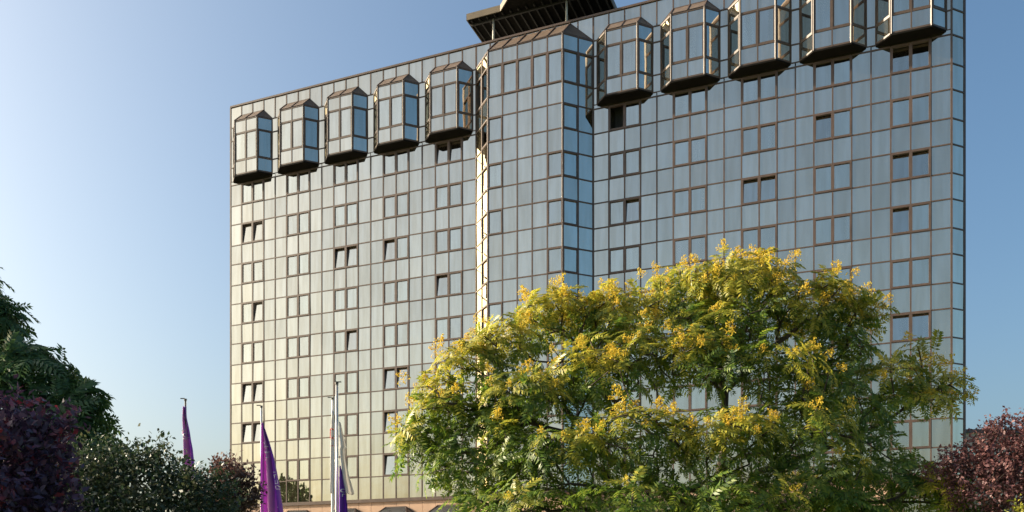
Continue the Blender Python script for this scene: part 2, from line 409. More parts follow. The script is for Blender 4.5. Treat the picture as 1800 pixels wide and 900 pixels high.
# panels become parts (the 300 that show largest) and one joined remainder
order = sorted(range(len(PANELS)), key=lambda i: -PANELS[i][3])
for i in order[:300]:
    mt, wd, ht, _ = PANELS[i]
    obj('glass_panel', boxmesh('glass_panel', wd, .02, ht, M_PANEL), hotel, mt)
rest = MB()
for i in order[300:]:
    mt, wd, ht, _ = PANELS[i]; j = len(rest.V); b = MB().box((-wd/2, -.01, -ht/2), (wd/2, .01, ht/2))
    rest.V += [tuple(mt @ Vector(v)) for v in b.V]; rest.F += [tuple(j+q for q in f) for f in b.F]
tag(rest.build('glass_panels', M_PANEL, hotel), kind='stuff')
# body behind the glass, plinth, rooftop
def plan(inset):
    i = inset; q = i*.414
    return [(0+i*.3, i), (20*MOD+q*.0, i), (21.5*MOD+q, -P45+i), (26.5*MOD-q, -P45+i), (28*MOD, i), (48*MOD-q, i), (cx_-i, cy_+q), (cx_-i, DEPTH), (0+i*.3, DEPTH)]
MB().prism(plan(.62), ZR(WB), ZR(-1.99)).build('interior_wall', M_INSIDE, hotel)
pb = [(0, .30), (20*MOD, .30), (28*MOD, .30), (48*MOD-.1, .30), (cx_-.3, cy_+.1), (cx_-.3, DEPTH+.05), (0, DEPTH+.05)]
MB().prism([(.0, .32), (.03, .32), (.03, DEPTH), (.0, DEPTH)], ZR(WB), ZR(-2.5)).build('side_wall', M_FRAME, hotel)
MB().prism([(cx_-.03, cy_+.06), (cx_, cy_+.06), (cx_, DEPTH), (cx_-.03, DEPTH)], ZR(WB), ZR(-2.5)).build('side_wall', M_FRAME, hotel)
MB().prism([(.03, DEPTH-.03), (cx_-.03, DEPTH-.03), (cx_-.03, DEPTH+.02), (.03, DEPTH+.02)], ZR(WB), ZR(-2.5)).build('rear_wall', M_FRAME, hotel)
MB().prism([(.05, .1), (48*MOD-.1, .1), (cx_-.05, cy_+.1), (cx_-.05, DEPTH-.05), (.05, DEPTH-.05)], ZR(-2.42), ZR(-2.40)).build('roof_deck', M_ROOFTOP, hotel)
# stone plinth: backing and single slabs
ZB = ZR(WB)-.19
back = MB().prism([(0.02, .10), (20*MOD, .10), (21.5*MOD, -P45+.10), (26.5*MOD, -P45+.10), (28*MOD, .10), (48*MOD-.05, .10), (cx_-.08, cy_+.05), (cx_-.08, DEPTH-.05), (.02, DEPTH-.05)], 0, ZB).build('plinth_wall', M_STONE, hotel)
def slabs(ox, oy, ang, length, step, skip=()):
    fm = face_matrix(ox, oy, ang); n = int(round(length/step)); st = length/n
    zs = [0.0, 2.2, 4.4, 5.75, ZB-.005]
    for i in range(n):
        for a, b in zip(zs[:-1], zs[1:]):
            obj('stone_slab', boxmesh('stone_slab', st-.018, .05, b-a-.018, M_STONE), back, fm @ Matrix.Translation(((i+.5)*st, .07+random.uniform(-.004, .004), (a+b)/2)))
slabs(0, 0, 0, 20*MOD, MOD*1.0); slabs(28*MOD, 0, 0, 20*MOD, MOD*1.0); slabs(21.5*MOD, -P45, 0, 5*MOD, MOD)
# lobby bays with dark hipped glass tops
def lobby_bay(kc):
    P = .8*MOD; zt, zr = 5.95, 6.50; xa, xb = -1.25*MOD, 1.25*MOD
    A, B, C, D = (xa-P*.55, .04, zt), (xa, -P, zt), (xb, -P, zt), (xb+P*.55, .04, zt); E_, F_ = (xa+.45, -.05, zr), (xb-.45, -.05, zr)
    o = obj('lobby_bay', mesh('lobby_bay', [A, B, C, D, E_, F_], [(1, 2, 5, 4), (0, 1, 4), (2, 3, 5), (0, 3, 2, 1), (0, 4, 5, 3)], M_BAYROOF), hotel, Matrix.Translation((kc*MOD, 0, 0)))
    f = MB()
    for p, q in ((A, E_), (B, E_), (C, F_), (D, F_), (E_, F_), (A, B), (B, C), (C, D)): f.bar(p, q, .07)
    for x in (xa, -MOD*.42, MOD*.42, xb): f.bar((x, -P, 0), (x, -P, zt), .08)
    f.build('frame', M_FRAME, o)
    for i in range(3):
        x0 = xa+(xb-xa)*i/3; x1 = xa+(xb-xa)*(i+1)/3
        obj('pane', boxmesh('lobby_pane', x1-x0-.1, .02, zt-.15, M_PANE), o, Matrix.Translation(((x0+x1)/2, -P+.02, zt/2)))
M_BAYROOF = simple('dark_bay_roof', (.045, .045, .045), .25, 0, .2, 2, spec=.6)
for k in (2, 6, 10, 14, 18, 30, 34, 38, 42, 46): lobby_bay(k)
# roof canopy following the tower's plan
can = MB()
zc0, zc1 = ZR(-3.14), ZR(-3.14)+.34
CP = [(19.35*MOD, 0), (21.75*MOD, 0), (23.0*MOD, -1.3*MOD), (25.0*MOD, -1.3*MOD), (26.25*MOD, 0), (28.65*MOD, 0), (28.65*MOD, 7.5), (19.35*MOD, 7.5)]
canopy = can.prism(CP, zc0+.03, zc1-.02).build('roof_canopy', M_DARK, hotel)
def fascia(p, q):
    a, b = Vector((*p, 0)), Vector((*q, 0)); d = (b-a).normalized(); n = Vector((d.y, -d.x, 0))
    m = MB(); i = 0; o = n*.05
    for z in (zc0-.05, zc1):
        for v in (a-d*.0, b+d*.0, b+o+d*.02, a+o-d*.02): m.V.append((v.x, v.y, z))
    m.F = [(3, 2, 1, 0), (4, 5, 6, 7), (0, 1, 5, 4), (1, 2, 6, 5), (2, 3, 7, 6), (3, 0, 4, 7)]
    m.build('fascia', M_FASCIA, canopy)
for i in range(len(CP)): fascia(CP[i], CP[(i+1) % len(CP)])
for i in range(17):
    x = (19.35+.55*i+.25)*MOD; r = MB().box((x-.04, .06, zc0-.10), (x+.04, 7.4, zc0+.028)); r.build('rib', M_RIB, canopy)
for y in (.35, 3.6): MB().box((19.4*MOD, y, zc0-.2), (28.6*MOD, y+.12, zc0-.102)).build('beam', M_RIB, canopy)
for k in (21.05, 26.1):
    for y in (.42, 6.4): MB().tube([(k*MOD, y, ZR(-2.42)), (k*MOD, y, zc0-.1)], .075, 10).build('post', M_POST, canopy, True)

# ------------------------------------------------------------------ vegetation
def px(x, y, d):                     # a photograph pixel at distance d along the view
    return np.array([(x-900)/FPX*d, d, EYE+(YH-y)/FPX*d])
def fast_mesh(name, V, F, m):        # V (n,3), F (k,4) quads
    me = bpy.data.meshes.new(name); me.vertices.add(len(V)); me.vertices.foreach_set('co', np.asarray(V, np.float32).ravel())
    k = F.shape[1]; me.loops.add(F.size); me.loops.foreach_set('vertex_index', F.astype(np.int32).ravel())
    me.polygons.add(len(F)); me.polygons.foreach_set('loop_start', np.arange(0, F.size, k, dtype=np.int32))
    me.polygons.foreach_set('loop_total', np.full(len(F), k, np.int32)); me.update(calc_edges=True); me.materials.append(m)
    return me
def unit(a): return a/np.maximum(np.linalg.norm(a, axis=-1, keepdims=True), 1e-9)
def instance(variants, choice, mats, pos):
    """join many copies of small meshes; mats (n,3,3) column vectors"""
    Vs, Fs = [], []; off = 0
    for vi, (v, f) in enumerate(variants):
        idx = np.where(choice == vi)[0]
        if not len(idx): continue
        P = np.einsum('nij,vj->nvi', mats[idx], v)+pos[idx][:, None, :]
        n = len(v); Vs.append(P.reshape(-1, 3))
        Fs.append((f[None]+(np.arange(len(idx))*n)[:, None, None]+off).reshape(-1, f.shape[1])); off += len(idx)*n
    return np.concatenate(Vs), np.concatenate(Fs)
def frond(length, pairs, seed):
    """pinnate leaf: curved stalk with pairs of lance-shaped leaflets, along +x, face up +z"""
    r = np.random.default_rng(seed); V, F = [], []
    droop = r.uniform(.25, .5)
    def spine(t): return np.array([length*t*(1-.12*t*t), 0, length*(.10*t-droop*t*t)])
    def leaflet(base, d, L, W):
        d = d/np.linalg.norm(d); side = np.cross([0, 0, 1.], d); side /= np.linalg.norm(side); i = len(V)
        b = base; mid = base+d*L*.42; tip = base+d*L+np.array([0, 0, -.22*L]); dz = np.array([0, 0, W*.18])
        V.extend([b, mid-side*W/2-dz*.3, tip, mid+side*W/2-dz*.3]); F.append((i, i+1, i+2, i+3))
    for j in range(pairs):
        t = .16+.80*j/(pairs-1); p = spine(t); L = length*.28*(1-.35*abs(t-.45))*r.uniform(.85, 1.15)
        for s in (-1, 1):
            a = r.normal(62, 7); d = np.array([math.cos(R(a)), s*math.sin(R(a)), r.uniform(-.35, .05)])
            leaflet(p, d, L, L*.36)
    leaflet(spine(.97), np.array([1, 0, -.4]), length*.2, length*.07)
    for j in range(4):
        p, q = spine(j/4), spine((j+1)/4); i = len(V); h = length*.008
        V.extend([p+[0, -h, 0], q+[0, -h, 0], q+[0, h, 0], p+[0, h, 0]]); F.append((i, i+1, i+2, i+3))
    return np.array(V), np.array(F)
def panicle(size, seed):
    """branched seed cluster: rays from one stalk, each ending in small papery flakes"""
    r = np.random.default_rng(seed); V, F = [], []
    def quad(p, q, w):
        d = q-p; e = unit(np.cross(d, r.normal(size=3)))*w; i = len(V); m = (p+q)/2
        V.extend([p, m+e, q, m-e]); F.append((i, i+1, i+2, i+3))
    quad(np.array([0, 0, -.2*size]), np.array([0, 0, .8*size]), .015*size)
    for j in range(34):
        t = r.random(); rad = size*.55*(1-t*.7)*math.sqrt(.15+.85*r.random()); a = r.random()*6.283
        o = np.array([0, 0, size*(t*.7-.1)]); c = o+np.array([rad*math.cos(a), rad*math.sin(a), size*r.uniform(-.05, .15)])
        quad(o, c, .012*size)
        for k in range(3):
            d = unit(r.normal(size=3))*size*r.uniform(.06, .12); quad(c-d*.3, c+d, size*r.uniform(.025, .05))
    return np.array(V), np.array(F)
def skeleton(start, limbs, targets, up=.25):
    """grow a branch network: trunk + limbs, then join every target to the cheapest node"""
    P = [np.array(start, float)]; par = [-1]; plen = [0.0]
    def path(i, pts):
        for p in pts:
            p = np.array(p, float); P.append(p); par.append(i); plen.append(plen[i]+np.linalg.norm(p-P[i])); i = len(P)-1
        return i
    for l in limbs:
        base = 0
        if len(P) > 1: base = int(np.argmin(np.linalg.norm(np.array(P)-np.array(l[0]), axis=1))); pts = l[1:]
        else: pts = l
        prev = P[base]; fine = []
        for q in pts:
            q = np.array(q, float); n = max(1, int(np.linalg.norm(q-prev)/.5))
            for j in range(1, n+1): fine.append(prev+(q-prev)*j/n+rng.normal(0, .035, 3)*(j < n))
            prev = q
        path(base, fine)
    root = np.array(start); targets = np.array(targets)
    for ti in np.argsort(np.linalg.norm(targets-root, axis=1)):
        t = targets[ti]; A = np.array(P); D = np.linalg.norm(A-t, axis=1); c = D+.22*np.array(plen)+np.maximum(0, A[:, 2]-t[2])*.5
        c[0] += 3
        i = int(np.argmin(c)); a = P[i]; L = D[i]; n = max(1, int(L/.4)); pts = []
        perp = rng.normal(0, .06*L, 3)
        for j in range(1, n+1):
            s = j/n; p = a+(t-a)*s+perp*math.sin(math.pi*s); p[2] += up*L*.25*math.sin(math.pi*s)*(.6-s); pts.append(p)
        path(i, pts)
    return np.array(P), np.array(par)
def branch_mesh(P, par, r0, m, name='trunk', expo=2.35, sides=6, rmax=.4):
    n = len(P); acc = np.zeros(n); kids = np.bincount(par[par >= 0], minlength=n)
    acc[kids == 0] = r0**expo
    for i in range(n-1, 0, -1): acc[par[i]] += acc[i]
    rad = np.minimum(acc**(1/expo), rmax)
    V, F = [], []
    for i in range(1, n):
        a, b = P[par[i]], P[i]; d = b-a; L = np.linalg.norm(d)
        if L < 1e-5: continue
        d /= L; u = np.cross(d, [.3, .9, .1]); u /= np.linalg.norm(u); v = np.cross(d, u)
        ra = min(rad[par[i]], rad[i]*1.25); k = len(V)
        for c, rr in ((a-d*ra*.3, ra), (b+d*rad[i]*.2, rad[i])):
            for j in range(sides):
                t = 6.2832*j/sides; V.append(c+rr*(math.cos(t)*u+math.sin(t)*v))
        for j in range(sides): F.append((k+j, k+(j+1) % sides, k+sides+(j+1) % sides, k+sides+j))
    me = fast_mesh(name, np.array(V), np.array(F), m); me.polygons.foreach_set('use_smooth', [True]*len(me.polygons)); return me
def lobe_points(lobes, d0, shell=.4, zmin=-.35):
    """rosette spots on the skins of the crown's lobes; returns points and outward directions"""
    pts, dirs, lob = [], [], []
    for li, (cx, cy, rx, ry, dd, n) in enumerate(lobes):
        c = px(cx, cy, d0+dd); s = (d0+dd)/FPX; rr = np.array([rx*s, max(rx*s*.75, 1.0) if rx > 60 else rx*s, ry*s])
        k = 0
        while k < n:
            v = unit(rng.normal(size=3))
            if v[2] < zmin and rng.random() < .75: continue
            rad = shell+(1-shell)*math.sqrt(rng.random())
            pts.append(c+v*rr*rad); dirs.append(unit(v*np.array([1, 1, .8])+np.array([0, 0, .55]))); lob.append(li); k += 1
    return np.array(pts), np.array(dirs), np.array(lob)
def thin(pts, dmin):
    keep = []
    for i, p in enumerate(pts):
        if not keep or np.min(np.linalg.norm(pts[keep]-p, axis=1)) > dmin: keep.append(i)
    return np.array(keep)
def rosettes(pts, dirs, nf, lmin, lmax, nvar, flat=.25):
    """fronds radiating round every spot"""
    mats, pos, ch, own = [], [], [], []
    for i, (p, ax) in enumerate(zip(pts, dirs)):
        u = unit(np.cross(ax, rng.normal(size=3))); v = np.cross(ax, u); n = int(rng.integers(nf-2, nf+3)); a0 = rng.random()*6.28
        for j in range(n):
            a = a0+6.283*j/n+rng.normal(0, .2); out = math.cos(a)*u+math.sin(a)*v; tilt = rng.uniform(-.15, .75)
            X = unit(out+ax*tilt+np.array([0, 0, -.12])); Z = ax-X*np.dot(ax, X)+np.array([0, 0, flat]); Z = unit(Z-X*np.dot(Z, X)); Y = np.cross(Z, X); s = rng.uniform(lmin, lmax)
            mats.append(np.stack([X, Y, Z], 1)*s); pos.append(p+out*.02-ax*rng.uniform(0, .22)); ch.append(int(rng.integers(nvar))); own.append(i)
    return np.array(mats), np.array(pos), np.array(ch), np.array(own)
def mat4(m3, p):
    M = np.eye(4); M[:3, :3] = m3; M[:3, 3] = p; return Matrix(M.tolist())
M_BARK = simple('bark', (.075, .058, .045), .9, 0, .35, 7, bump=.5)
M_DBARK = simple('dark_bark', (.045, .034, .028), .9, 0, .35, 7, bump=.5)
M_AIL = leafmat('tree_of_heaven_leaf', [(.20, (.048, .105, .016)), (.48, (.115, .195, .024)), (.78, (.26, .31, .036))], .48, .8)
M_SEED = leafmat('seed_cluster', [(.25, (.60, .40, .035)), (.55, (.72, .54, .06)), (.85, (.62, .57, .08))], .42, 2.0, .7)
M_DGREEN = leafmat('dark_leaf', [(.25, (.045, .100, .036)), (.55, (.078, .155, .048)), (.85, (.15, .22, .065))], .42, 1.5)
M_PLUM = leafmat('plum_leaf', [(.25, (.060, .042, .075)), (.55, (.10, .055, .105)), (.75, (.16, .05, .085)), (.92, (.42, .05, .06))], .3, 2.6)
M_SHRUB = leafmat('shrub_leaf', [(.25, (.024, .046, .022)), (.55, (.046, .076, .034)), (.85, (.11, .11, .055))], .3, 1.6)
M_BRONZE = leafmat('bronze_leaf', [(.25, (.075, .042, .036)), (.55, (.14, .070, .060)), (.85, (.21, .125, .09))], .3, 2.2)
M_ROSE = leafmat('rosy_plum_leaf', [(.25, (.09, .040, .046)), (.55, (.165, .072, .074)), (.85, (.28, .145, .13))], .3, 1.8)
FRONDS = [frond(1.0, p, s) for s, p in enumerate((7, 8, 9, 8, 7, 9))]
M_AILY = leafmat('sunlit_leaf', [(.20, (.14, .19, .020)), (.5, (.32, .32, .034)), (.8, (.52, .44, .05))], .48, .8)  # yellower copy of the leaf: sunlight on the crown top put into the colour
SEEDS = [panicle(1.0, s) for s in range(4)]

def pinnate_tree(name, label, trunk_px, d0, limbs, lobes, leaf_m, bark, dmin, nf, lmin, lmax, seeds=0, nparts=300, r0=.016, group=None, dense=1.0):
    base = px(trunk_px, YH, d0); base[2] = 0
    t = empty(name, tuple(base)); tag(t, label, 'tree', group)
    inv = -base
    lobes = [(a, b_-5, c*1.0, d*.92, e, int(f*dense)) for a, b_, c, d, e, f in lobes]
    pts, dirs, lob = lobe_points(lobes, d0); k = thin(pts, dmin); pts, dirs = pts[k], dirs[k]
    P, par = skeleton(base, limbs(base), pts-dirs*.12)
    obj('trunk', branch_mesh(P+inv, par, r0, bark), t)
    mats, pos, ch, own = rosettes(pts, dirs, nf, lmin, lmax, len(FRONDS))
    sunlit = np.zeros(len(pts), bool)
    if seeds:
        # seed clusters and leaves painted a sunlit yellow stand on the shoots that reach the light: high ones on the crown's skin
        top = np.array([np.sum((np.abs(pts[:, 0]-p[0]) < .7) & (np.abs(pts[:, 1]-p[1]) < .9) & (pts[:, 2] > p[2]+.25)) for p in pts])
        score = top+rng.random(len(pts))*3.5-(pts[:, 2]-pts[:, 2].mean())*1.0
        order_ = np.argsort(score); sel = order_[:seeds]; sunlit[order_[:int(seeds*1.0)]] = True
    # a few hundred of the leaves nearest the viewer are parts, the others one mass
    eye = np.array([0, 0, EYE]); dist = np.linalg.norm(pos-eye, axis=1); o = np.argsort(dist)
    front = rng.permutation(o[:min(len(o)//2, 1500)])[:nparts]
    mask = np.ones(len(pos), bool); mask[front] = False; yl = sunlit[own]
    lm = {y: [fast_mesh('leaf', v, f, M_AILY if y else leaf_m) for v, f in FRONDS] for y in (False, True)}
    for i in front: obj('leaf', lm[bool(yl[i])][ch[i]], t, mat4(mats[i], pos[i]+inv))
    for y, nm, mm in ((False, 'crown', leaf_m), (True, 'sunlit_foliage', M_AILY)):  # second mass is the same foliage, coloured as if sunlit
        k = mask & (yl == y)
        if k.any():
            V, F = instance(FRONDS, ch[k], mats[k], pos[k]+inv); tag(obj(nm, fast_mesh(nm, V, F, mm), t), kind='stuff')
    if seeds:
        sm = [fast_mesh('seed_cluster', v, f, M_SEED) for v, f in SEEDS]; n = 0; extra = []
        for i in sel:
            for q in range(1):
                ax = unit(dirs[i]+rng.normal(0, .35, 3)+np.array([0, 0, .3])); u = unit(np.cross(ax, [.3, .2, .9])); v = np.cross(ax, u); s = rng.uniform(.26, .52)
                m3 = np.stack([u, v, ax], 1)*s; p = pts[i]+dirs[i]*.06+rng.normal(0, .12, 3)
                if n < 300: obj('seed_cluster', sm[int(rng.integers(4))], t, mat4(m3, p+inv))
                else: extra.append((m3, p+inv))
                n += 1
        if extra:
            V, F = instance(SEEDS, rng.integers(0, 4, len(extra)), np.array([e[0] for e in extra]), np.array([e[1] for e in extra]))
            tag(obj('seed_clusters', fast_mesh('seed_clusters', V, F, M_SEED), t), kind='stuff')
    return t
def small_leaf_tree(name, label, cat, trunk_px, d0, lobes, leaf_m, bark, nleaf, leaf, dmin=.22, r0=.006, spread=.16, group=None, height0=.9, upright=.5):
    base = px(trunk_px, YH, d0); base[2] = 0
    t = empty(name, tuple(base)); tag(t, label, cat, group)
    pts, dirs, lob = lobe_points(lobes, d0, .35, -.7); k = thin(pts, dmin); pts, dirs = pts[k], dirs[k]
    c = pts.mean(0); fork = base+(c-base)*np.array([.25, .25, .4]); fork[2] = height0
    P, par = skeleton(base, [[base, fork], [fork, fork+(c-fork)*.5]], pts)
    obj('trunk', branch_mesh(P-base, par, r0, bark, sides=5, rmax=.16), t)
    # leaves along short shoots at the twig ends
    per = max(4, nleaf//len(pts)); n = per*len(pts); own = np.repeat(np.arange(len(pts)), per)
    shoot = unit(np.repeat(dirs, per, 0)*.8+rng.normal(0, .55, (n, 3))+np.array([0, 0, upright]))
    tt = rng.uniform(-.8, 1.5, n)[:, None]
    pos = pts[own]+shoot*tt*spread+rng.normal(0, spread*.38, (n, 3))
    X = unit(shoot*.5+rng.normal(0, .8, (n, 3))); Z = unit(rng.normal(0, .55, (n, 3))+np.array([0, 0, .8])); Z = unit(Z-X*np.sum(X*Z, 1, keepdims=True)); Y = np.cross(Z, X)
    s = leaf*rng.uniform(.65, 1.25, n); mats = np.stack([X, Y, Z], 2)*s[:, None, None]
    lv = (np.array([[0, 0, 0], [.45, -.27, .05], [1, 0, -.12], [.45, .27, .05]]), np.array([[0, 1, 2, 3]]))
    V, F = instance([lv], np.zeros(n, int), mats, pos-base)
    tag(obj('crown', fast_mesh('crown', V, F, leaf_m), t), kind='stuff')
    return t
# ---- the big tree in front of the hotel
D1 = 24.0
def main_limbs(b):
    f = b+np.array([0, 0, 2.6]); q = lambda x, y, dd=0: px(x, y, D1+dd)
    return [[b, f, b+np.array([.1, 0, 3.2])], [f, q(1150, 850, -.4), q(1040, 780, -.8), q(930, 740, -1)], [f, q(1270, 800), q(1275, 690, .3), q(1215, 580, .4), q(1200, 530, .3)],
            [q(1275, 690, .3), q(1340, 620), q(1420, 560, -.3)], [f, q(1100, 780, 1), q(1060, 680, 1), q(1010, 600, .8)], [f, q(1330, 830, -.5), q(1450, 790, -.8), q(1560, 740, -.5), q(1640, 690, -.3)],
            [f, q(1250, 860, -1.5), q(1120, 860, -2.2), q(1000, 850, -2.6)], [f, q(1330, 870, 1.2), q(1450, 860, 1.5)], [q(930, 740, -1), q(840, 720, -1), q(770, 690, -1)], [q(930, 740, -1), q(860, 790, -1.2), q(770, 800, -1.4)]]
main_lobes = [(790, 735, 66, 42, -.9, 18), (870, 750, 85, 46, -1.2, 22), (1090, 620, 120, 46, -.5, 30), (1260, 590, 120, 46, .1, 32), (1480, 620, 66, 36, -.3, 16), (725, 760, 36, 30, -.8, 9), (1560, 660, 60, 26, -.5, 9),   # centre x, y, radius x, y in photograph pixels, metres nearer/farther, shoots
    (1300, 500, 105, 52, .2, 50), (1215, 520, 95, 55, .9, 38), (1420, 545, 115, 52, -.2, 50), (1500, 560, 52, 42, .2, 20),
    (1090, 560, 110, 52, .4, 44), (985, 560, 90, 52, .3, 38), (905, 600, 75, 52, 0, 30), (830, 645, 60, 48, -.4, 22), (775, 685, 48, 34, -.6, 12),
    (1200, 640, 130, 60, -1.0, 44), (1350, 650, 120, 60, -1.6, 36), (1040, 670, 120, 62, -1.2, 46), (920, 700, 95, 58, -1.5, 36),
    (760, 770, 62, 40, -1.0, 20), (735, 800, 50, 45, -.8, 16), (815, 820, 80, 55, -1.6, 28), (900, 800, 80, 60, -2.0, 28),
    (1000, 800, 110, 65, -2.2, 40), (1130, 780, 110, 70, -2.6, 42), (1270, 790, 120, 75, -2.6, 46), (1400, 750, 110, 70, -2.0, 38), (1460, 680, 80, 50, -.6, 22),
    (1500, 720, 70, 42, -.8, 16), (1600, 700, 80, 34, -.5, 22), (1660, 690, 48, 34, -.4, 12), (1620, 630, 34, 28, -.3, 6),
    (960, 890, 120, 50, -2.8, 34), (1120, 890, 130, 55, -3.2, 40), (1290, 890, 130, 55, -3.2, 40), (1440, 850, 110, 55, -2.6, 34), (1480, 900, 110, 45, -2.2, 24), (1640, 870, 85, 34, -2.0, 24), (1560, 835, 70, 36, -1.6, 18), (1530, 780, 50, 34, -1.2, 10), (840, 890, 60, 40, -2, 12), (1700, 900, 50, 24, -2, 8)]
pinnate_tree('tree_of_heaven', 'large broad tree with yellow seed clusters in front of the glass hotel', 1235, D1, main_limbs, main_lobes, M_AIL, M_BARK, .30, 6, .44, .74, seeds=270, dense=1.15)
# ---- left side
D2 = 19.5
def left_limbs(b):
    f = b+np.array([0, 0, 2.8]); q = lambda x, y, dd=0: px(x, y, D2+dd)
    return [[b, f], [f, q(-40, 720), q(-40, 600)], [f, q(60, 760, -.3), q(110, 700, -.3)], [f, q(-120, 700)]]
left_lobes = [(-90, 520, 95, 75, 0, 34), (-15, 570, 55, 62, -.2, 26), (55, 655, 85, 42, -.5, 30), (130, 720, 62, 46, -.6, 22), (-20, 720, 120, 70, -1, 40), (80, 790, 110, 70, -1, 36), (-170, 690, 120, 110, 0, 36), (150, 800, 60, 60, -.8, 16), (-60, 860, 150, 60, -1, 26)]
pinnate_tree('pinnate_leaf_tree', 'tall dark green tree with feathery leaves behind the purple tree at left edge', -40, D2, left_limbs, left_lobes, M_DGREEN, M_DBARK, .25, 9, .5, .8, seeds=0, nparts=150)
small_leaf_tree('purple_plum_tree', 'dark purple leaved plum tree nearest the left edge', 'tree', 20, 11.5, [(20, 796, 70, 60, 0, 90), (-60, 756, 70, 55, 0, 60), (65, 768, 44, 30, .2, 30), (112, 748, 20, 15, .2, 9), (35, 726, 30, 22, .1, 16), (80, 840, 38, 36, -.1, 34), (80, 891, 55, 50, -.2, 70), (0, 886, 95, 60, -.3, 100), (-100, 856, 90, 90, 0, 70), (20, 946, 130, 50, -.3, 110), (104, 806, 18, 14, 0, 8)], M_PLUM, M_DBARK, 9500, .12, .13, spread=.17)
small_leaf_tree('green_shrub', 'dark green small leaved shrub between purple tree and flag poles', 'shrub', 250, 15.0, [(250, 874, 110, 70, 0, 170), (180, 834, 60, 50, 0, 70), (330, 894, 80, 60, -.2, 120), (270, 814, 34, 30, 0, 30), (290, 802, 14, 22, 0, 10), (150, 904, 90, 60, -.4, 110), (230, 934, 160, 60, -.6, 150)], M_SHRUB, M_DBARK, 20000, .085, .15, spread=.19, upright=.8)
small_leaf_tree('bronze_leaf_shrub', 'small bronze leaved bush beside the purple flag', 'shrub', 405, 16.5, [(405, 850, 38, 42, 0, 60), (425, 880, 30, 36, 0, 40), (385, 890, 50, 40, 0, 60)], M_BRONZE, M_DBARK, 6000, .08, .13, spread=.14, upright=.7)
# ---- right side
small_leaf_tree('rosy_plum_tree', 'reddish purple plum tree at the right edge', 'tree', 1770, 21.0, [(1770, 800, 66, 55, 0, 130), (1835, 810, 70, 75, 0, 110), (1715, 815, 44, 34, 0, 50), (1672, 820, 30, 20, 0, 24), (1745, 860, 80, 55, -.3, 130), (1800, 900, 110, 60, -.3, 130), (1640, 830, 22, 14, 0, 12), (1785, 752, 30, 22, 0, 26)], M_ROSE, M_DBARK, 15000, .105, .16, spread=.17)
small_leaf_tree('yellow_green_bush', 'low yellow green bush in the bottom right corner', 'shrub', 1800, 14.0, [(1806, 912, 16, 10, 0, 20), (1840, 940, 50, 36, 0, 50)], leafmat('lime_leaf', [(.25, (.12, .15, .015)), (.75, (.35, .32, .03))], .35), M_BARK, 3000, .07, .12, height0=.5)
# ---- out of frame on the left: conifers mirrored in the lowest panes, an unseen tree added for shade
def conifer(x, y, h, label):
    t = empty('conifer', (x, y, 0)); tag(t, label, 'tree', 'slim conifers mirrored in the lowest panes')
    MB().tube([(0, 0, 0), (0, 0, h*.98)], [.14, .02], 7).build('trunk', M_DBARK, t)
    n = 5200; zz = rng.random(n)**1.1; rad = (1-zz)**.8*h*.105*np.sqrt(rng.random(n))*(1+.35*np.sin(zz*40+rng.random()*6)); a = rng.random(n)*6.283
    pos = np.stack([rad*np.cos(a), rad*np.sin(a), h*(.06+.94*zz)], 1); X = unit(np.stack([np.cos(a), np.sin(a), rng.uniform(.2, 1.4, n)], 1)); Z = unit(np.cross(X, rng.normal(size=(n, 3)))); Y = np.cross(Z, X)
    lv = (np.array([[0, 0, 0], [.5, -.2, 0], [1, 0, 0], [.5, .2, 0]]), np.array([[0, 1, 2, 3]]))
    V, F = instance([lv], np.zeros(n, int), np.stack([X, Y, Z], 2)*.3, pos); tag(obj('crown', fast_mesh('crown', V, F, M_DGREEN), t), kind='stuff')
d_, n_ = np.array([math.cos(TH), -math.sin(TH)]), np.array([-math.sin(TH), -math.cos(TH)])
def mirror_spot(x, y, dist):         # where a thing stands whose image shows at pixel (x, y) in the facade; returns place and height
    v = np.array([(x-900)/FPX, 1.0]); o = np.array([X0, Y0]); A = np.array([[v[0], -d_[0]], [v[1], -d_[1]]]); s = np.linalg.solve(A, o)[0]
    hit = v*s; r = v-2*np.dot(v, n_)*n_; q = hit+r/np.linalg.norm(r)*dist
    return q, EYE+(YH-y)/FPX*(s+dist/np.linalg.norm(v))
for i, (x, y) in enumerate([(497, 828), (508, 842), (520, 848), (531, 856), (545, 862)]):
    q, h = mirror_spot(x, y, 46+2.5*(i % 2)); conifer(q[0], q[1], h, ['tallest slim conifer mirrored in the lowest panes by the purple flag', 'second slim conifer mirrored in the lowest panes', 'third slim conifer mirrored in the lowest panes', 'fourth slim conifer mirrored in the lowest panes', 'shortest slim conifer mirrored in the lowest panes'][i])
def added_shade_tree(x, y, h, rad, label):  # unseen tree, added to keep direct sun off the plum and shrub
    t = empty('added_shade_tree', (x, y, 0)); tag(t, label, 'tree', 'unseen trees added for shade')
    n = 260; v = unit(rng.normal(size=(n, 3))); pts = np.array([0, 0, h*.6])+v*np.array([rad, rad, h*.4])*(.5+.5*rng.random((n, 1))**.5)
    P, par = skeleton(np.zeros(3), [[np.zeros(3), np.array([0, 0, h*.3])], [np.array([0, 0, h*.3]), np.array([.2, .1, h*.6])]], pts)
    obj('trunk', branch_mesh(P, par, .02, M_DBARK, sides=5), t)
    per = 42; m = n*per; own = np.repeat(np.arange(n), per); pos = pts[own]+rng.normal(0, .42, (m, 3)); X = unit(rng.normal(size=(m, 3))); Z = unit(np.cross(X, rng.normal(size=(m, 3)))); Y = np.cross(Z, X)
    lv = (np.array([[0, 0, 0], [.45, -.28, .05], [1, 0, -.1], [.45, .28, .05]]), np.array([[0, 1, 2, 3]]))
    V, F = instance([lv], np.zeros(m, int), np.stack([X, Y, Z], 2)*.24, pos); tag(obj('crown', fast_mesh('crown', V, F, M_DGREEN), t), kind='stuff')
